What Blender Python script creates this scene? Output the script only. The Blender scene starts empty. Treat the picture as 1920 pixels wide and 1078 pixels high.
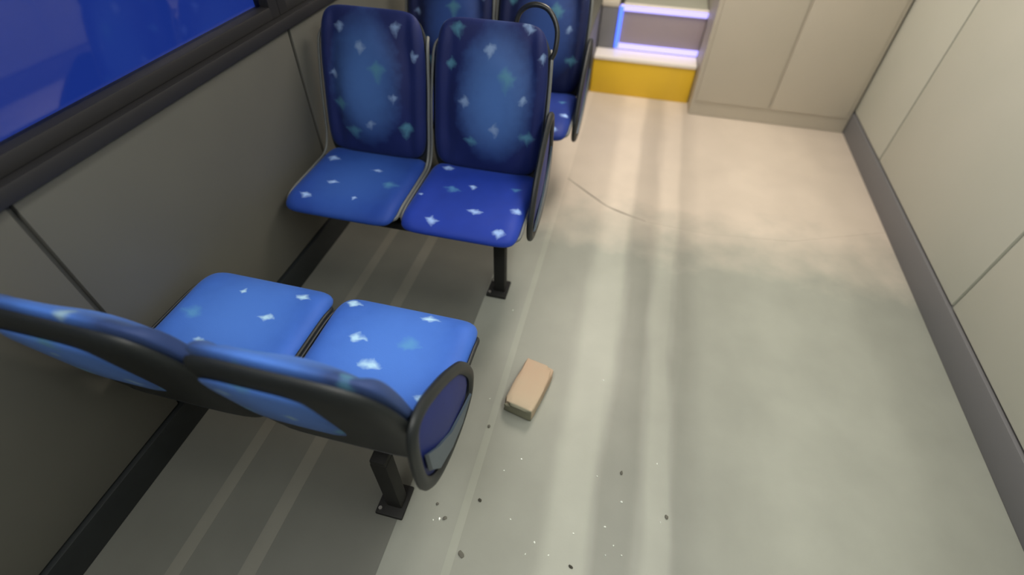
import bpy, bmesh, math, random
from mathutils import Vector, Matrix
random.seed(7)
S = bpy.context.scene
COL = S.collection

# ---------------------------------------------------------------- camera
f = Vector((-.156, .676, -.72)).normalized()
r = Vector((.97, .24, .015)); r = (r - f * r.dot(f)).normalized()
u = r.cross(f)
cd = bpy.data.cameras.new('camera'); cam = bpy.data.objects.new('camera', cd); COL.objects.link(cam)
m = Matrix((r, u, -f)).transposed().to_4x4(); m.translation = (0, 0, 1.55)
cam.matrix_world = m
cd.sensor_width = 36; cd.lens = 36 * 930 / 1920; cd.clip_start = .02
cd.dof.use_dof = True; cd.dof.focus_distance = 1.45; cd.dof.aperture_fstop = 1.0
S.camera = cam

# ---------------------------------------------------------------- world, exposure, lamps
S.view_settings.view_transform = 'Standard'; S.view_settings.look = 'None'
S.view_settings.exposure = 0.0; S.view_settings.gamma = 1; S.view_settings.use_curve_mapping = False
w = bpy.data.worlds.new('dusk'); S.world = w; w.use_nodes = True
wb = w.node_tree.nodes['Background']; wb.inputs[0].default_value = (.02, .055, .36, 1); wb.inputs[1].default_value = .7

LAMPS = [  # ceiling lamps: x, y, size x, size y, watts, colour
    (-.45, -.15, .30, .9, 14, (1.0, .99, .93)),
    (.60, .75, .30, 1.7, 20, (1.0, .99, .90)),
    (.10, 2.75, .50, 1.1, 30, (1.0, .90, .78)),
]
CEIL = 2.25
for i, (x, y, sx, sy, p, c) in enumerate(LAMPS):
    ld = bpy.data.lights.new('lamp_light', 'AREA'); ld.shape = 'RECTANGLE'; ld.size = sx; ld.size_y = sy
    ld.energy = p; ld.color = c
    lo = bpy.data.objects.new('lamp_light', ld); COL.objects.link(lo); lo.location = (x, y, CEIL - .06)

# ---------------------------------------------------------------- helpers
def new_mat(name, col=(.5, .5, .5), rough=.5, metal=0, spec=.5, emit=None, estr=0):
    mt = bpy.data.materials.new(name); mt.use_nodes = True
    b = mt.node_tree.nodes['Principled BSDF']
    b.inputs['Base Color'].default_value = (*col, 1); b.inputs['Roughness'].default_value = rough
    b.inputs['Metallic'].default_value = metal; b.inputs['Specular IOR Level'].default_value = spec
    if emit:
        b.inputs['Emission Color'].default_value = (*emit, 1); b.inputs['Emission Strength'].default_value = estr
    return mt

def noise_mat(name, c1, c2, scale=8, rough=.5, detail=4, stretch=(1, 1, 1), bump=0, spec=.5):
    mt = new_mat(name, c1, rough, spec=spec); nt = mt.node_tree; N = nt.nodes; L = nt.links
    b = N['Principled BSDF']
    tc = N.new('ShaderNodeTexCoord'); mp = N.new('ShaderNodeMapping'); mp.inputs['Scale'].default_value = stretch
    nz = N.new('ShaderNodeTexNoise'); nz.inputs['Scale'].default_value = scale; nz.inputs['Detail'].default_value = detail
    mx = N.new('ShaderNodeMix'); mx.data_type = 'RGBA'
    mx.inputs[6].default_value = (*c1, 1); mx.inputs[7].default_value = (*c2, 1)
    L.new(tc.outputs['Object'], mp.inputs[0]); L.new(mp.outputs[0], nz.inputs['Vector'])
    L.new(nz.outputs[0], mx.inputs[0]); L.new(mx.outputs[2], b.inputs['Base Color'])
    if bump:
        bp = N.new('ShaderNodeBump'); bp.inputs['Strength'].default_value = bump; bp.inputs['Distance'].default_value = .002
        L.new(nz.outputs[0], bp.inputs['Height']); L.new(bp.outputs[0], b.inputs['Normal'])
    return mt

def math_node(nt, op, a, b=None, c=None, clamp=False):
    n = nt.nodes.new('ShaderNodeMath'); n.operation = op; n.use_clamp = clamp
    for i, v in enumerate((a, b, c)):
        if v is None: continue
        if isinstance(v, (int, float)): n.inputs[i].default_value = v
        else: nt.links.new(v, n.inputs[i])
    return n.outputs[0]

def fabric(name, spots, axis, base, light=(.30, .46, .80), centre=None, highlight=None, soft=None):
    """woven seat cloth: printed pale diamonds and dim teal flecks at given spots of the panel"""
    mt = new_mat(name, base, .62, spec=.3); nt = mt.node_tree; N = nt.nodes; L = nt.links
    b = N['Principled BSDF']
    b.inputs['Sheen Weight'].default_value = .12; b.inputs['Sheen Tint'].default_value = (.4, .6, 1, 1)
    tc = N.new('ShaderNodeTexCoord'); sp = N.new('ShaderNodeSeparateXYZ'); L.new(tc.outputs['Object'], sp.inputs[0])
    U = sp.outputs[0]; V = sp.outputs[1 if axis == 'y' else 2]
    nz = N.new('ShaderNodeTexNoise'); nz.inputs['Scale'].default_value = 9; nz.inputs['Detail'].default_value = 2
    L.new(tc.outputs['Object'], nz.inputs['Vector'])
    nwb = N.new('ShaderNodeTexNoise'); nwb.inputs['Scale'].default_value = 34; L.new(tc.outputs['Object'], nwb.inputs['Vector'])
    nwc = N.new('ShaderNodeTexNoise'); nwc.inputs['Scale'].default_value = 29; L.new(tc.outputs['Object'], nwc.inputs['Vector'])
    wob = math_node(nt, 'MULTIPLY_ADD', nz.outputs[0], .5, .75)
    U = math_node(nt, 'MULTIPLY_ADD', nwb.outputs[0], .035, math_node(nt, 'SUBTRACT', U, .0175)); V = math_node(nt, 'MULTIPLY_ADD', nwc.outputs[0], .035, math_node(nt, 'SUBTRACT', V, .0175))
    acc_a = None; acc_b = None
    for (x, y, rx, ry, kind) in spots:
        dx = math_node(nt, 'ABSOLUTE', math_node(nt, 'DIVIDE', math_node(nt, 'SUBTRACT', U, x), rx))
        dyr = math_node(nt, 'DIVIDE', math_node(nt, 'SUBTRACT', V, y), ry)
        # diamond that is blunter on top and pointed below
        up = math_node(nt, 'MULTIPLY', math_node(nt, 'MAXIMUM', dyr, 0.0), .55)
        dy = math_node(nt, 'ADD', math_node(nt, 'ABSOLUTE', dyr), up)
        d = math_node(nt, 'MULTIPLY', math_node(nt, 'ADD', dx, dy), wob)
        v = math_node(nt, 'MULTIPLY', math_node(nt, 'SUBTRACT', 1.22, d), 1.1, clamp=True)
        if kind == 'p': acc_a = v if acc_a is None else math_node(nt, 'MAXIMUM', acc_a, v)
        else: acc_b = v if acc_b is None else math_node(nt, 'MAXIMUM', acc_b, v)
    cur = None
    def mix(a, bcol, fac):
        mx = N.new('ShaderNodeMix'); mx.data_type = 'RGBA'
        if isinstance(fac, (int, float)): mx.inputs[0].default_value = fac
        else: L.new(fac, mx.inputs[0])
        for i, v in ((6, a), (7, bcol)):
            if isinstance(v, tuple): mx.inputs[i].default_value = (*v, 1)
            else: L.new(v, mx.inputs[i])
        return mx.outputs[2]
    n2 = N.new('ShaderNodeTexNoise'); n2.inputs['Scale'].default_value = 14; n2.inputs['Detail'].default_value = 3
    L.new(tc.outputs['Object'], n2.inputs['Vector'])
    cur = mix(base, tuple(c * .72 for c in base), n2.outputs[0])
    if centre:   # paler middle of the panel; on backrests a highlight painted into the cloth
        cx, cy, rx, ry, wc = centre
        dx = math_node(nt, 'DIVIDE', math_node(nt, 'SUBTRACT', U, cx), rx)
        dy = math_node(nt, 'DIVIDE', math_node(nt, 'SUBTRACT', V, cy), ry)
        d = math_node(nt, 'ADD', math_node(nt, 'MULTIPLY', dx, dx), math_node(nt, 'MULTIPLY', dy, dy))
        k = math_node(nt, 'SUBTRACT', 1.0, math_node(nt, 'MULTIPLY', d, math_node(nt, 'MULTIPLY_ADD', nz.outputs[0], .5, .75)), clamp=True)
        cur = mix(cur, wc, k)
    if acc_b is not None: cur = mix(cur, tuple(a * .55 + c * .45 for a, c in zip(base, (.16, .50, .62))), math_node(nt, 'MULTIPLY', acc_b, .8))
    if acc_a is not None: cur = mix(cur, light, math_node(nt, 'MULTIPLY', acc_a, .95))
    L.new(cur, b.inputs['Base Color'])
    wv = N.new('ShaderNodeTexNoise'); wv.inputs['Scale'].default_value = 420
    L.new(tc.outputs['Object'], wv.inputs['Vector'])
    bp = N.new('ShaderNodeBump'); bp.inputs['Strength'].default_value = .25; bp.inputs['Distance'].default_value = .001
    L.new(wv.outputs[0], bp.inputs['Height']); L.new(bp.outputs[0], b.inputs['Normal'])
    return mt

def link(name, bm, mat, parent=None, smooth=True):
    me = bpy.data.meshes.new(name); bmesh.ops.recalc_face_normals(bm, faces=bm.faces[:]); bm.to_mesh(me); bm.free()
    if smooth:
        for p in me.polygons: p.use_smooth = True
        try: me.set_sharp_from_angle(angle=math.radians(38))
        except Exception: pass
    me.materials.append(mat)
    o = bpy.data.objects.new(name, me); COL.objects.link(o)
    if parent: o.parent = parent
    return o

def tag(o, label=None, cat=None, group=None, kind=None):
    if label: o['label'] = label
    if cat: o['category'] = cat
    if group: o['group'] = group
    if kind: o['kind'] = kind
    return o

def thing(name, label, cat, loc=(0, 0, 0), rz=0, group=None):
    o = bpy.data.objects.new(name, None); COL.objects.link(o); o.location = loc; o.rotation_euler = (0, 0, rz)
    return tag(o, label, cat, group)

def box(bm, x0, x1, y0, y1, z0, z1, bev=0):
    b2 = bmesh.new(); bmesh.ops.create_cube(b2, size=1)
    for v in b2.verts: v.co = Vector(((x0 + x1) / 2 + v.co.x * (x1 - x0), (y0 + y1) / 2 + v.co.y * (y1 - y0), (z0 + z1) / 2 + v.co.z * (z1 - z0)))
    if bev: bmesh.ops.bevel(b2, geom=b2.edges[:], offset=bev, segments=2, affect='EDGES', profile=.6)
    me = bpy.data.meshes.new('t'); b2.to_mesh(me); b2.free(); bm.from_mesh(me); bpy.data.meshes.remove(me)
    return bm

def boxobj(name, dims, mat, parent=None, bev=0):
    return link(name, box(bmesh.new(), *dims, bev), mat, parent)

def tube(bm, pts, rad, closed=False, seg=10, flat=1.0):
    """swept round bar along smooth points"""
    P = [Vector(p) for p in pts]; n = len(P); fine = []
    rng = n if closed else n - 1
    for i in range(rng):
        a = P[(i - 1) % n] if closed or i else P[0]; b = P[i]; c = P[(i + 1) % n]
        d = P[(i + 2) % n] if closed or i + 2 < n else P[-1]
        for k in range(6):
            t = k / 6
            fine.append(.5 * ((2 * b) + (c - a) * t + (2 * a - 5 * b + 4 * c - d) * t * t + (-a + 3 * b - 3 * c + d) * t ** 3))
    if not closed: fine.append(P[-1])
    rings = []; N = len(fine)
    prev = None
    for i, p in enumerate(fine):
        t = (fine[(i + 1) % N] - fine[i - 1]) if closed else (fine[min(i + 1, N - 1)] - fine[max(i - 1, 0)])
        t.normalize()
        ref = prev if prev is not None else (Vector((1, 0, 0)) if abs(t.x) < .8 else Vector((0, 1, 0)))
        s = (ref - t * ref.dot(t)).normalized(); q = t.cross(s); prev = s
        rings.append([bm.verts.new(p + (s * math.cos(a) * flat + q * math.sin(a)) * rad) for a in [2 * math.pi * k / seg for k in range(seg)]])
    for i in range(N if closed else N - 1):
        A, B = rings[i], rings[(i + 1) % N]
        for k in range(seg): bm.faces.new((A[k], A[(k + 1) % seg], B[(k + 1) % seg], B[k]))
    if not closed:
        bm.faces.new(rings[0]); bm.faces.new(rings[-1])
    return bm

def pad(place, n_exp=5, res=30):
    """closed cushion. place(u,v,side,m) -> point; u,v in [-1,1] inside a rounded outline, m 0..1 to the rim"""
    bm = bmesh.new(); G = {}
    for side in (1, -1):
        for i in range(res + 1):
            for j in range(res + 1):
                a = math.sin((2 * i / res - 1) * math.pi / 2); b = math.sin((2 * j / res - 1) * math.pi / 2)
                rim = i in (0, res) or j in (0, res)
                if rim and side == -1: G[(-1, i, j)] = G[(1, i, j)]; continue
                mm = max(abs(a), abs(b)); 
                if mm < 1e-6: uu = vv = 0
                else:
                    h = math.hypot(a, b); c, s = abs(a) / h, abs(b) / h
                    k = (1 / (c ** n_exp + s ** n_exp) ** (1 / n_exp)) / (1 / max(c, s))
                    uu, vv = a * k, b * k
                G[(side, i, j)] = bm.verts.new(place(uu, vv, side, mm))
    for side in (1, -1):
        for i in range(res):
            for j in range(res):
                q = [G[(side, i, j)], G[(side, i + 1, j)], G[(side, i + 1, j + 1)], G[(side, i, j + 1)]]
                if side == -1: q.reverse()
                try: bm.faces.new(q)
                except ValueError: pass
    return bm

def sstep(a, b, x):
    t = min(1, max(0, (x - a) / (b - a))); return t * t * (3 - 2 * t)

# ---------------------------------------------------------------- materials
BLUE = (.012, .045, .40)
M_shell = noise_mat('dark_grey_plastic', (.009, .011, .0125), (.014, .018, .020), 30, .5)
M_rim = new_mat('grey_edging', (.13, .14, .14), .5)
M_black = new_mat('black_steel', (.004, .004, .004), .7)
M_handle = new_mat('black_handle_plastic', (.012, .014, .016), .35)
M_beige = noise_mat('beige_laminate', (.52, .47, .39), (.46, .43, .36), 3, .5)
M_wall = noise_mat('grey_wall_lining', (.10, .10, .085), (.085, .085, .075), 5, .65)
M_lightwall = noise_mat('pale_wall_lining', (.50, .50, .44), (.45, .46, .40), 3, .55)
M_ceil = new_mat('white_ceiling', (.62, .60, .55), .6)
M_yellow = noise_mat('yellow_step', (.80, .52, .025), (.66, .42, .03), 6, .45, stretch=(1, .2, .2))
M_white = new_mat('white_nosing', (.85, .80, .74), .35)
M_metal = new_mat('brushed_metal', (.45, .44, .42), .35, .8)
M_frame = new_mat('window_rubber', (.012, .012, .014), .6)
M_greybox = new_mat('grey_panel', (.16, .16, .17), .5)
M_pinkgrey = noise_mat('mauve_grey_panel', (.33, .27, .29), (.27, .24, .28), 4, .4)
M_diff = new_mat('lamp_diffuser', (.9, .9, .85), .4, emit=(1, .95, .86), estr=5)
M_warmdiff = new_mat('warm_lamp_diffuser', (.9, .85, .75), .4, emit=(1, .86, .70), estr=6)
M_led = new_mat('violet_led', (.3, .3, .9), .4, emit=(.45, .40, 1.0), estr=1.3)
M_ledblue = new_mat('blue_led', (.1, .2, .9), .4, emit=(.06, .14, 1.0), estr=1.6)

# floor vinyl: lighter and darker streaks along the aisle
def floor_mat(name, base, ramp, warm=(.58, .51, .435), rough=.42):
    mt = new_mat(name, base, rough, spec=.35); nt = mt.node_tree; N = nt.nodes; L = nt.links; b = N['Principled BSDF']
    ge = N.new('ShaderNodeNewGeometry'); sp = N.new('ShaderNodeSeparateXYZ'); L.new(ge.outputs['Position'], sp.inputs[0])
    mp = N.new('ShaderNodeMapping'); mp.inputs['Scale'].default_value = (1, .16, 1); L.new(ge.outputs['Position'], mp.inputs[0])
    nz = N.new('ShaderNodeTexNoise'); nz.inputs['Scale'].default_value = 7; nz.inputs['Detail'].default_value = 3; L.new(mp.outputs[0], nz.inputs['Vector'])
    big = N.new('ShaderNodeTexNoise'); big.inputs['Scale'].default_value = 5; big.inputs['Detail'].default_value = 5; L.new(ge.outputs['Position'], big.inputs['Vector'])
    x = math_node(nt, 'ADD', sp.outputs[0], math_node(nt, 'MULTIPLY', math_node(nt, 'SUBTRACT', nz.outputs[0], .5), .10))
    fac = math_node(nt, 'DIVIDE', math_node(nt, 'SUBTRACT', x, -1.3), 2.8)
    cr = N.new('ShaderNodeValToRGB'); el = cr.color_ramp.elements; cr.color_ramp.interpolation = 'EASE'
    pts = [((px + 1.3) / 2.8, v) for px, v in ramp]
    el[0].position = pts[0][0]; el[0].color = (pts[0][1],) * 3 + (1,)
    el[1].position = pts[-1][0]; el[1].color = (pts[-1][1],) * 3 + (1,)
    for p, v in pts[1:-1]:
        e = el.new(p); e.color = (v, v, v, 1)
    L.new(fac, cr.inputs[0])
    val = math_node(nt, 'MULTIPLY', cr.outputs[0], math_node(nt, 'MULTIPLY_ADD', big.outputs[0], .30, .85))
    mul = N.new('ShaderNodeVectorMath'); mul.operation = 'SCALE'; mul.inputs[0].default_value = base
    L.new(val, mul.inputs['Scale']); src = mul.outputs[0]
    if warm:   # paler, warmer tone towards the rear, with a noisy blend
        mw = N.new('ShaderNodeVectorMath'); mw.operation = 'SCALE'; mw.inputs[0].default_value = warm; L.new(math_node(nt, 'MULTIPLY_ADD', val, .7, .3), mw.inputs['Scale'])
        k = math_node(nt, 'MULTIPLY', math_node(nt, 'SUBTRACT', math_node(nt, 'MULTIPLY_ADD', big.outputs[0], .5, sp.outputs[1]), 2.02), 2.1, clamp=True)
        mx = N.new('ShaderNodeMix'); mx.data_type = 'RGBA'; L.new(k, mx.inputs[0]); L.new(src, mx.inputs[6]); L.new(mw.outputs[0], mx.inputs[7]); src = mx.outputs[2]
    L.new(src, b.inputs['Base Color'])
    fine = N.new('ShaderNodeTexNoise'); fine.inputs['Scale'].default_value = 160; L.new(ge.outputs['Position'], fine.inputs['Vector'])
    bp = N.new('ShaderNodeBump'); bp.inputs['Strength'].default_value = .12; bp.inputs['Distance'].default_value = .001
    L.new(fine.outputs[0], bp.inputs['Height']); L.new(bp.outputs[0], b.inputs['Normal'])
    return mt
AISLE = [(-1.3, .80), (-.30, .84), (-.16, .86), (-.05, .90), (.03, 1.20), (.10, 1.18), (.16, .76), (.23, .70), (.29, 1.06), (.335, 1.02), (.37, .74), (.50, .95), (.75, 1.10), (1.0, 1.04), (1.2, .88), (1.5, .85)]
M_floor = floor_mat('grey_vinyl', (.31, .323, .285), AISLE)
M_floor_in = floor_mat('shaded_vinyl_under_seats', (.128, .132, .118), [(-1.3, 1), (0, 1)], warm=None)  # seat shadow painted into this darker sheet colour
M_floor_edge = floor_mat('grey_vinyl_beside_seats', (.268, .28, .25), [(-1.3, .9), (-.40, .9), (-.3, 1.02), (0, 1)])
M_weld = floor_mat('pale_weld_strip', (.305, .32, .28), [(-1.3, 1), (0, 1)])
M_weld_dark = noise_mat('dull_weld_strip', (.18, .18, .155), (.15, .15, .13), 12, .5)
M_base = new_mat('floor_base', (.1, .1, .09), .8)

# ---------------------------------------------------------------- setting
XL, XR, Y0, Y1 = -1.225, 1.38, -1.6, 4.9
floor = boxobj('floor', (XL, XR, Y0, Y1, -.06, -.006), M_base); tag(floor, kind='structure')
def poly_sheet(name, pts, z0, z1, mat):
    bm = bmesh.new(); lo = [bm.verts.new((x, y, z0)) for x, y in pts]; hi = [bm.verts.new((x, y, z1)) for x, y in pts]
    bm.faces.new(lo[::-1]); bm.faces.new(hi); n = len(pts)
    for i in range(n): bm.faces.new((lo[i], lo[(i + 1) % n], hi[(i + 1) % n], hi[i]))
    return link(name, bm, mat, floor, smooth=False)
SEAM = [(-.238, 2.345), (0.0, 2.145), (.20, 2.07), (.5, 2.05), (.9, 2.10), (XR, 2.3)]
WS = [-1.000, -.960, -.805, -.758, -.440, -.436, -.262, -.238]
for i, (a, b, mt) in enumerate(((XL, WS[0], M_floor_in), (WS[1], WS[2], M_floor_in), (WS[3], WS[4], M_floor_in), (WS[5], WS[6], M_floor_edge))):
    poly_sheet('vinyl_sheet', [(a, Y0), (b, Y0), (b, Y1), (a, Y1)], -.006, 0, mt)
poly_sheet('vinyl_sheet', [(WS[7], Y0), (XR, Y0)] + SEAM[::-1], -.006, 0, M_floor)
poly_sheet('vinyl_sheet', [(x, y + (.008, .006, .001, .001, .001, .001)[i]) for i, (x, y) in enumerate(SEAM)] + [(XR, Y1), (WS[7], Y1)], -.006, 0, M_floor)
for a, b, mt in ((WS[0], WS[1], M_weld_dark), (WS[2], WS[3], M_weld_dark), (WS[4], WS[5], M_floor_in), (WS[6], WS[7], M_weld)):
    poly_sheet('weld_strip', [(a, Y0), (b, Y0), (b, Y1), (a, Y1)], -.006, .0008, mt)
# sheet joint between front and rear aisle vinyl
bm = bmesh.new(); tube(bm, [(x, y + .004, -.002) for x, y in SEAM[:3]], .004); link('joint_strip', bm, new_mat('joint_rubber', (.30, .27, .23), .6), floor)

# left wall: lining in panels, sill, window panes in rubber frames
wl = boxobj('wall_left', (XL - .08, XL - .02, Y0, Y1, -.06, .94), M_wall); tag(wl, kind='structure')
for i in range(6):
    y = Y0 + .01 + i * 1.085
    o = boxobj('lining_panel', (XL - .02, XL - .002, y, y + 1.07, .12, .90), M_wall, wl, .004)
boxobj('skirting', (XL - .02, XL + .012, Y0, Y1, 0, .115), M_shell, wl, .003)
sill = boxobj('trim_1', (XL - .08, XL + .015, Y0, Y1, .905, .945), M_frame, None, .006); tag(sill, kind='structure')
topw = boxobj('trim_2', (XL - .08, XL, Y0, Y1, 1.85, CEIL), M_lightwall); tag(topw, kind='structure')
M_glass = new_mat('tinted_glass', (.7, .78, .9), .03); 
M_glass.node_tree.nodes['Principled BSDF'].inputs['Transmission Weight'].default_value = 1
for i in range(4):
    y = Y0 + i * 1.625
    wn = boxobj(f'window_{i+1}', (XL - .05, XL - .044, y + .04, y + 1.585, .98, 1.82), M_glass); tag(wn, kind='structure')
    bm = bmesh.new()
    box(bm, XL - .07, XL - .01, y, y + .05, .945, 1.85, .006); box(bm, XL - .07, XL - .01, y + 1.575, y + 1.625, .945, 1.85, .006)
    box(bm, XL - .069, XL - .011, y + .04, y + 1.585, .945, .985, .006); box(bm, XL - .069, XL - .011, y + .04, y + 1.585, 1.81, 1.85, .006)
    link('window_frame', bm, M_frame, wn)

wr = boxobj('wall_right', (XR, XR + .06, Y0, Y1, -.06, CEIL), M_lightwall); tag(wr, kind='structure')
for i in range(6):
    y = Y0 + .01 + i * 1.085
    boxobj('lining_panel', (XR - .012, XR + .001, y, y + 1.07, .14, 1.0), M_lightwall, wr, .004)
boxobj('baseboard_right', (XR - .02, XR, Y0, Y1, 0, .13), M_greybox, None, .003)['kind'] = 'structure'
for nm, ya, yb in (('wall_back', Y1, Y1 + .06), ('wall_front', Y0 - .06, Y0)):
    o = boxobj(nm, (XL - .08, XR + .06, ya, yb, -.06, CEIL), M_lightwall); tag(o, kind='structure')
ce = boxobj('ceiling', (XL - .08, XR + .06, Y0 - .06, Y1 + .06, CEIL, CEIL + .05), M_ceil); tag(ce, kind='structure')
for i, (x, y, sx, sy, p, c) in enumerate(LAMPS):
    t = thing('ceiling_light', ['white ceiling light panel over the near seats', 'long white ceiling light panel over the aisle', 'warm ceiling light panel over the rear floor'][i], 'ceiling light', (x, y, CEIL - .04))
    bm = bmesh.new()
    for q in ((-sx/2-.03, -sx/2, -sy/2-.03, sy/2+.03), (sx/2, sx/2+.03, -sy/2-.03, sy/2+.03), (-sx/2, sx/2, -sy/2-.03, -sy/2), (-sx/2, sx/2, sy/2, sy/2+.03)):
        box(bm, *q, -.01, .04, .003)
    link('frame', bm, M_metal, t)
    boxobj('diffuser', (-sx/2, sx/2, -sy/2, sy/2, .0, .03), M_warmdiff if i == 2 else M_diff, t)

# ---------------------------------------------------------------- seats
W2 = .215
def back_y(z): return .160 + (z - .44) * .27      # surface line of the backrest, seat faces -y
SP_BACK_R = [(.003,.878,.021,.026,'p'),(.132,.944,.02,.022,'p'),(.19,.862,.016,.022,'p'),(-.081,.707,.023,.028,'p'),(.135,.727,.018,.024,'p'),(.04,.624,.02,.030,'p'),
             (.071,.800,.035,.05,'t'),(-.054,.571,.032,.03,'t'),(-.12,.93,.03,.03,'t'),(.16,.60,.03,.035,'t'),(-.14,.82,.02,.03,'t')]
SP_BACK_L = [(-.027,.845,.022,.026,'p'),(.104,.911,.024,.030,'p'),(.175,.829,.014,.026,'p'),(.096,.687,.016,.024,'p'),(-.003,.579,.022,.024,'p'),(-.15,.74,.02,.025,'p'),(-.12,.90,.02,.025,'p'),
             (.035,.774,.035,.045,'t'),(-.081,.544,.04,.035,'t'),(.14,.57,.03,.04,'t'),(-.13,.64,.03,.035,'t')]
SP_SEAT_R = [(-.147,.157,.026,.022,'p'),(-.013,.059,.02,.020,'p'),(.151,.078,.024,.018,'t'),(-.097,-.164,.028,.022,'p'),(.039,-.09,.032,.020,'p'),(.185,-.051,.022,.026,'p'),(.149,-.175,.024,.024,'p'),
             (-.185,-.041,.012,.012,'p'),(-.085,.025,.035,.025,'t')]
SP_SEAT_L = [(.05,.065,.025,.015,'p'),(.141,-.013,.035,.03,'t'),(.047,-.127,.018,.015,'p'),(-.08,-.05,.025,.02,'p'),(-.15,.1,.025,.02,'p'),(-.14,-.15,.025,.02,'p')]
SP_SEAT_N = [(-.069,-.168,.030,.022,'p'),(.098,-.049,.028,.022,'p'),(.024,.025,.034,.024,'p'),(-.05,-.06,.04,.03,'t'),(.17,-.17,.028,.02,'p'),(-.15,.09,.026,.02,'p'),(.16,.12,.026,.02,'p')]

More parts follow.
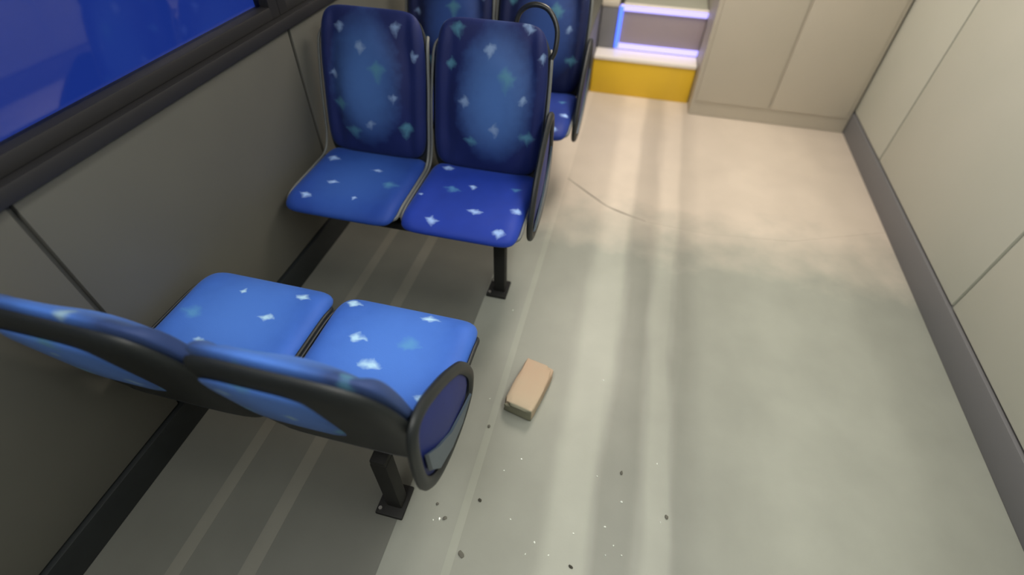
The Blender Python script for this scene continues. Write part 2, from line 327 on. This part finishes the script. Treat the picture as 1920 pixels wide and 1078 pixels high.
def make_seat(x, y, rz, label, sp_back, sp_seat, group, wing=None, base=BLUE, highlight=(.055, .14, .40), base_s=None, middle_s=None, handle=None, light=(.30, .46, .80), rim=None, top=.955, wing_at=(.026, 0), cen=.03, bot=.385, panel_x=0, panel_w=.150):
    rim = rim or M_rim
    t = thing('bus_seat', label, 'seat', (x, y, 0), rz, group)
    base_s = base_s or base
    mb = fabric('backrest_cloth', sp_back, 'z', tuple(c * k for c, k in zip(base, (.60, .36, .28))), tuple(c*.62 for c in light), centre=(cen, .72, .155, .25, highlight))  # highlight on the bulging middle and darker surround put into the backrest colour
    ms = fabric('cushion_cloth', sp_seat, 'y', base_s, tuple(min(1, c * 1.15) for c in light), centre=(0, 0, .2, .25, middle_s) if middle_s else None)
    # cushion
    def pc(a, b, side, m):
        yy = b * .212; e = (1 - m ** 6) ** .5 if m < 1 else 0
        xx = a * (W2 + .004 - .012 * sstep(.2, 1, -b) * 0)
        top = .420 + .030 * e + .010 * sstep(.55, .95, abs(a)) * e - .006 * math.exp(-(a * a + (b - .2) ** 2) * 3)
        top -= .010 * sstep(.6, 1.0, -b)
        z = top if side == 1 else .420 - .030 * e - .010 * sstep(.6, 1.0, -b)
        return (xx, yy, z)
    link('cushion', pad(pc, 9), ms, t)
    # backrest
    def pb(a, b, side, m):
        z = (top + .440) / 2 + b * (top - .440) / 2
        taper = 1 - .06 * sstep(.2, 1, b)
        e = (1 - m ** 5) ** .5 if m < 1 else 0
        base_y = back_y(z) + .030
        pil = 1 - sstep(.45, .92, math.hypot(a * 1.05, b * .95))
        d = .030 * e + .022 * pil + .016 * sstep(.72, .9, abs(a)) * e - .006 * e * math.exp(-((abs(a) - .70) / .08) ** 2)
        return (a * (W2 - .002) * taper, base_y - d if side == 1 else base_y + .018 * e, z)
    link('backrest', pad(pb, 7, 36), mb, t)
    # moulded plastic shell behind and below
    def ps(a, b, side, m):
        z = (top + bot - .01) / 2 + b * (top - bot) / 2
        taper = 1 - .06 * sstep(.2, 1, b)
        e = (1 - m ** 6) ** .5 if m < 1 else 0
        base_y = back_y(z) + .046
        return (a * (W2 + .012) * taper, base_y - .006 * e if side == 1 else base_y + .030 * e, z)
    link('back_shell', pad(ps, 5, 26), M_shell, t)
    def pp(a, b, side, m):
        z = .50 + (top - .56) * .5 + b * (top - .56) / 2; e = (1 - m ** 8) ** .5 if m < 1 else 0
        return (panel_x + a * panel_w, back_y(z) + .072 + (.002 if side == 1 else .010 * e), z)
    link('back_panel', pad(pp, 5, 14), mb, t)
    def pu(a, b, side, m):
        e = (1 - m ** 6) ** .5 if m < 1 else 0; dz = 0
        return (a * (W2 + .008), b * .200 + .026, .402 + dz + (.004 * e if side == 1 else -.022 * e))
    link('seat_pan', pad(pu, 7, 20), M_shell, t)
    # light edging along the sides of cushion and backrest
    for sx in (-1, 1):
        xx = sx * (W2 + .010)
        pts = [(xx - sx * .03, -.17, .400), (xx - sx * .004, -.155, .412), (xx, -.10, .426), (xx, .06, .430), (xx, .15, .440), (xx, .195, .50), (xx, back_y(.62) + .020, .62), (xx, back_y(.70) + .022, .70), (xx * .975, back_y(top - .115) + .030, top - .115), (xx * .93, back_y(top - .085) + .062, top - .085)]
        if top < .9: pts = pts[:5] + [(xx * .98, back_y(.58) + .045, .58)]
        link('edging', tube(bmesh.new(), pts, .0065, flat=.8), rim, t)
    if wing:
        s = wing  # +1 or -1 side in seat space
        xx = s * (W2 + wing_at[0])
        out = [(-.070, .37), (-.068, .425), (-.015, .52), (.050, .585), (.115, .635), (.195, .68), (.245, .672), (.262, .60), (.258, .47), (.215, .385), (.13, .335), (.03, .318), (-.045, .335)]
        out = [(a + wing_at[1], b) for a, b in out]
        wg = link('side_wing', tube(bmesh.new(), [(xx, a, b) for a, b in out], .017, closed=True, flat=.7), M_shell, t)
        bm = bmesh.new(); n = 40; c = Vector((.10 + wing_at[1], .50)); rings = []
        # dished panel filling the ring
        P = [Vector(p) for p in out]
        for k, sc in enumerate((.97, .8, .5, .2)):
            rings.append([bm.verts.new((xx + s * (-.004 if k == 0 else -.002 + .004 * k), c.x + (p.x - c.x) * sc, c.y + (p.y - c.y) * sc)) for p in P])
        for i in range(3):
            for j in range(len(P)):
                j2 = (j + 1) % len(P); bm.faces.new((rings[i][j], rings[i][j2], rings[i + 1][j2], rings[i + 1][j]))
        bm.faces.new(rings[-1])
        back = bmesh.ops.extrude_face_region(bm, geom=bm.faces[:])
        for v in [g for g in back['geom'] if isinstance(g, bmesh.types.BMVert)]: v.co.x -= s * .008
        link('wing_panel', bm, M_wingcloth, t)
        # blue-grey patch over the lower corner of the wing
        low = [(-.045, .36), (.04, .345), (.12, .362), (.20, .41), (.236, .48), (.238, .56), (.19, .50), (.11, .425), (.02, .385)]; low = [(a + wing_at[1], b) for a, b in low]
        bm = bmesh.new(); A = [bm.verts.new((xx + s * .008, a, b)) for a, b in low]; B = [bm.verts.new((xx + s * .015, a * .97 + .003, b * .98 + .009)) for a, b in low]
        bm.faces.new(A); bm.faces.new(B)
        for j in range(len(low)): bm.faces.new((A[j], A[(j + 1) % len(low)], B[(j + 1) % len(low)], B[j]))
        link('wing_patch', bm, M_patch, t)
    if handle:
        s = handle
        pts = [(s * .07, back_y(.92) + .055, .915), (s * .085, back_y(.98) + .055, .975), (s * .13, back_y(1.0) + .05, 1.005), (s * .185, back_y(.995) + .05, .995), (s * .222, back_y(.95) + .045, .945), (s * .226, back_y(.88) + .04, .885), (s * .214, back_y(.84) + .04, .85)]
        link('grab_handle', tube(bmesh.new(), pts, .009), M_handle, t)
    return t

M_wingcloth = noise_mat('deep_blue_cloth', (.006, .016, .14), (.008, .022, .18), 20, .6)
M_patch = noise_mat('blue_grey_patch', (.055, .085, .12), (.07, .10, .13), 12, .4)

XA, XW = -.500, -.962
YA, YB, YC = 1.462, .685, 2.225
G = 'patterned blue bus seats'
make_seat(XA, YA, 0, 'blue patterned aisle seat facing the camera, above the black leg', SP_BACK_R, SP_SEAT_R, G, wing=1, handle=1)
make_seat(XW, YA, 0, 'blue patterned window seat facing the camera, left of the aisle seat', SP_BACK_L, SP_SEAT_L, G, cen=-.02, base_s=(.014, .06, .36), middle_s=(.03, .10, .42))
TOPB = .84
DB = (.010, .034, .26); DW = (.025, .07, .27)
LIT_BASE = (.045, .15, .62); LIT_MID = (.07, .20, .68)  # same cloth as the other seats, brighter light put into its colour
make_seat(XA - .013, YB, math.pi, 'brightly lit blue aisle seat with its dark back towards the camera, beside the brick', SP_BACK_R, SP_SEAT_N, G, wing=-1, base=LIT_BASE, highlight=LIT_MID, base_s=LIT_BASE, middle_s=LIT_MID, light=(.42, .66, .86), rim=M_shell, top=TOPB, bot=.325, wing_at=(.016, .035), panel_x=.06, panel_w=.12)
make_seat(XW - .013, YB, math.pi, 'brightly lit blue window seat with its back towards the camera, nearest the left wall', SP_BACK_L, SP_SEAT_L, G, base=LIT_BASE, highlight=LIT_MID, base_s=LIT_BASE, middle_s=LIT_MID, light=(.42, .66, .86), rim=M_shell, top=TOPB, bot=.325, wing_at=(.016, .035), panel_x=.06, panel_w=.12)
make_seat(XA + .045, YC, 0, 'deep blue aisle seat behind the patterned pair, nearest the yellow step', SP_BACK_R, SP_SEAT_R, G, wing=1, handle=1, base=DB, highlight=DW)
make_seat(XW + .045, YC, 0, 'deep blue window seat in the rearmost row by the window', SP_BACK_L, SP_SEAT_L, G, base=DB, highlight=DW)

# ---------------------------------------------------------------- frames that carry the seats
def seat_frame(y, s, label, lx=-.38, ly=None, dz=0):
    t = thing('bench_support', label, 'seat frame', (0, y, 0), 0, 'black frames under the seats')
    bm = bmesh.new()
    box(bm, XL + .014, XA + .17, -.13, -.09, .33 - dz, .36 - dz, .004); box(bm, XL + .014, XA + .17, .09, .13, .33 - dz, .36 - dz, .004)
    link('crossbar', bm, M_black, t)
    ly = -.036 if ly is None else ly
    bm = bmesh.new(); box(bm, lx - .024, lx + .024, ly - .022, ly + .022, .012, .345 - dz, .006); link('leg', bm, M_black, t)
    bm = bmesh.new(); box(bm, lx - .05, lx + .035, ly - .05, ly + .05, 0.0012, .016, .004); link('foot_plate', bm, M_black, t)
    bm = bmesh.new(); box(bm, lx - .022, lx + .022, min(-.13, ly - .02), .13, .335 - dz, .362 - dz, .004); link('bracket', bm, M_black, t)
    for bx, by in ((-.042, -.035), (-.042, .035)):
        bm = bmesh.new(); bmesh.ops.create_cone(bm, cap_ends=True, segments=6, radius1=.006, radius2=.006, depth=.006, matrix=Matrix.Translation((lx + bx + .004, ly + by, .018)))
        link('bolt', bm, M_metal, t)
    return t
seat_frame(YA, 1, 'black steel seat frame with a square leg on the aisle side, middle row')
seat_frame(YB, -1, 'black steel seat frame under the nearest brightly lit blue seats', lx=-.455, ly=-.20, dz=.05)
seat_frame(YC, 1, 'black steel seat frame under the rearmost seat row')

# ---------------------------------------------------------------- brick
def make_brick():
    t = thing('brick', 'pale orange broken brick lying on the grey aisle floor', 'brick', (-.150, .957, .0015), math.radians(-12))
    bm = bmesh.new(); bmesh.ops.create_cube(bm, size=1)
    bmesh.ops.subdivide_edges(bm, edges=bm.edges[:], cuts=7, use_grid_fill=True)
    rr = random.Random(3)
    for v in bm.verts:
        c = v.co; k = sum(1 for q in (c.x, c.y, c.z) if abs(abs(q) - .5) < 1e-4)
        p = Vector((c.x * .108, c.y * .205, c.z * .062 + .031))
        if k >= 2: p -= Vector((math.copysign(.0035, c.x) * (abs(c.x) > .49), math.copysign(.0035, c.y) * (abs(c.y) > .49), math.copysign(.003, c.z) * (abs(c.z) > .49)))
        p += Vector([rr.uniform(-.0013, .0013) for _ in range(3)])
        if c.x < -.3 and c.y < -.4 and c.z > .2: p += Vector((.006, .006, -.005))
        if c.x > .3 and c.y > .3 and c.z > .3: p += Vector((-.006, -.010, -.004))
        if c.z < -.49: p.z = 0
        v.co = p
    mt = noise_mat('brick_clay', (.50, .33, .23), (.44, .36, .26), 12, .85, bump=.6)
    nt = mt.node_tree; N = nt.nodes; L = nt.links; b = N['Principled BSDF']
    tc = N.new('ShaderNodeTexCoord'); sp = N.new('ShaderNodeSeparateXYZ'); L.new(tc.outputs['Object'], sp.inputs[0])
    # shade painted into the colour of the near end face
    k = math_node(nt, 'MULTIPLY', math_node(nt, 'SUBTRACT', -.092, sp.outputs[1]), 160, clamp=True)
    k2 = math_node(nt, 'MULTIPLY', math_node(nt, 'SUBTRACT', .06, sp.outputs[1]), 5, clamp=True)
    old = b.inputs['Base Color'].links[0].from_socket
    m1 = N.new('ShaderNodeMix'); m1.data_type = 'RGBA'; m1.inputs[7].default_value = (.47, .41, .30, 1); L.new(old, m1.inputs[6]); L.new(math_node(nt, 'MULTIPLY', k2, .75), m1.inputs[0])
    m2 = N.new('ShaderNodeMix'); m2.data_type = 'RGBA'; m2.inputs[7].default_value = (.20, .20, .145, 1); L.new(m1.outputs[2], m2.inputs[6]); L.new(k, m2.inputs[0])
    L.new(m2.outputs[2], b.inputs['Base Color'])
    link('clay_body', bm, mt, t)
    return t
make_brick()

# ---------------------------------------------------------------- rear steps
st = thing('rear_step', 'yellow fronted lower step with a white edge at the rear', 'step', (0, 3.455, 0))
SX0, SX1 = -.268, .40
boxobj('riser', (SX0, SX1, 0, .02, .0, .232), M_yellow, st, .004)
boxobj('nosing', (SX0, SX1, -.008, .045, .228, .252), M_white, st, .006)
boxobj('tread', (SX0, SX1, .04, .16, .225, .246), M_white, st, .003)
boxobj('step_core', (SX0 + .004, SX1 - .004, .018, .16, .0, .226), M_greybox, st)
up = thing('upper_step', 'mauve grey upper step outlined by violet light strips', 'step', (0, 3.615, 0))
boxobj('front_panel', (-.13, SX1, 0.006, .02, .25, .50), M_pinkgrey, up, .002)
boxobj('step_core', (-.13, SX1, .018, 1.25, 0, .498), M_greybox, up)
boxobj('tread', (-.13, SX1, .03, 1.25, .498, .512), noise_mat('upper_floor', (.40, .40, .33), (.36, .37, .30), 6, .5), up)
boxobj('light_strip', (-.15, SX1, -.004, .008, .250, .285), M_led, up, .002)
boxobj('light_strip', (-.15, SX1, -.004, .03, .485, .516), M_led, up, .002)
boxobj('side_light_strip', (-.156, -.128, -.006, .010, .254, .51), M_ledblue, up, .002)
boxobj('white_edge', (-.13, SX1, -.002, .03, .5165, .526), M_white, up, .002)
gb = thing('side_box', 'low dark grey housing left of the lit upper step', 'housing', (-.20, 3.62, 0))
boxobj('housing_body', (-.068, .040, 0, .5, 0, .50), M_greybox, gb, .006)
boxobj('lid', (-.072, .040, -.004, .5, .50, .53), M_beige, gb, .006)
pd = thing('seat_podium', 'dark grey podium behind the rearmost seats', 'podium', (0, 0, 0))
boxobj('podium_body', (XL + .014, -.275, 2.95, Y1 - .02, .0, .50), M_greybox, pd, .006)
boxobj('podium_top', (XL + .014, -.275, 2.94, Y1 - .02, .50, .52), M_wall, pd, .004)
cb = thing('equipment_cabinet', 'tall beige cabinet right of the yellow step', 'cabinet', (0, 0, 0))
boxobj('cabinet_body', (.405, XR - .022, 3.30, Y1 - .02, 0, 1.75), M_beige, cb, .008)
boxobj('cabinet_door', (.43, .87, 3.288, 3.302, .10, 1.70), M_beige, cb, .003)
boxobj('cabinet_door', (.885, 1.33, 3.288, 3.302, .10, 1.70), M_beige, cb, .003)
for xx in (.845, .91): boxobj('latch', (xx - .01, xx + .01, 3.276, 3.290, .85, .95), M_metal, cb, .002)

# ---------------------------------------------------------------- crumbs on the floor
def crumb(name, x, y, sx, sy, sz, rz, mat, label, cat, group=None, seed=0):
    rr = random.Random(seed + 11); bm = bmesh.new(); bmesh.ops.create_icosphere(bm, subdivisions=1, radius=1)
    for v in bm.verts:
        k = rr.uniform(.75, 1.1); v.co = Vector((v.co.x * sx * k, v.co.y * sy * k, max(0, (v.co.z * .55 + .5)) * sz * k))
    o = link(name, bm, mat, None, smooth=False); o.location = (x, y, 0.0); o.rotation_euler = (0, 0, rz)
    return tag(o, label, cat, group)
M_chip = noise_mat('dark_stone', (.035, .035, .028), (.06, .055, .04), 60, .8)
M_chip2 = noise_mat('grey_stone', (.10, .10, .085), (.14, .135, .11), 60, .8)
M_crumb = new_mat('glass_crumb', (.85, .90, .85), .1, spec=.8)
for i, (x, y, sx, sy, rz, mt, lb) in enumerate([
    (-.222, .391, .0115, .0065, -.75, M_chip2, 'largest oval grey stone chip near the bottom left of the aisle'),
    (-.213, .550, .0060, .0045, -.5, M_chip, 'black stone chip above the largest grey chip'),
    (.087, .436, .0065, .0040, -.3, M_chip, 'black stone chip on the light stripe at the bottom edge'),
    (.201, .744, .0040, .0065, .1, M_chip2, 'small grey chip on the dark floor stripe right of the brick'),
    (-.253, .795, .0055, .0050, .2, M_chip2, 'grey chip between the brick and the nearest seat'),
    (-.300, .474, .0070, .0055, .4, M_chip2, 'grey chip beside a white glass crumb at lower left'),
    (-.336, .508, .0045, .004, .4, M_chip2, 'tiny grey chip nearest the frame of the near seats'),
    (.345, .640, .005, .007, .4, M_chip2, 'grey chip at the right of the pale floor stripe')]):
    crumb('stone_chip', x, y, sx * 1.25, sy * 1.25, .006, rz, mt, lb, 'stone chip', 'dark chips on the aisle floor', i)
pos = [(-.315,.468),(-.332,.461),(.104,1.079),(.127,.714),(-.026,.474),(.209,.652),(.168,.567),(.198,.521),(.223,.501),(.178,.49),(-.109,.519),(-.165,.659),(-.045,.437),(-.3,1.328),(.311,.803),(.328,.62),(.08,.526),(.02,.45),(-.28,.9),(-.12,.71)]
rr = random.Random(5)
for i, (x, y) in enumerate(pos):
    big = 1.5 if i in (0, 4, 5, 6, 2) else 1
    crumb('glass_crumb', x, y, .0032 * big, .0022 * big, .003, rr.uniform(0, 3), M_crumb, 'tiny white glass crumb scattered on the aisle floor', 'glass crumb', 'glass crumbs on the aisle floor', 30 + i)
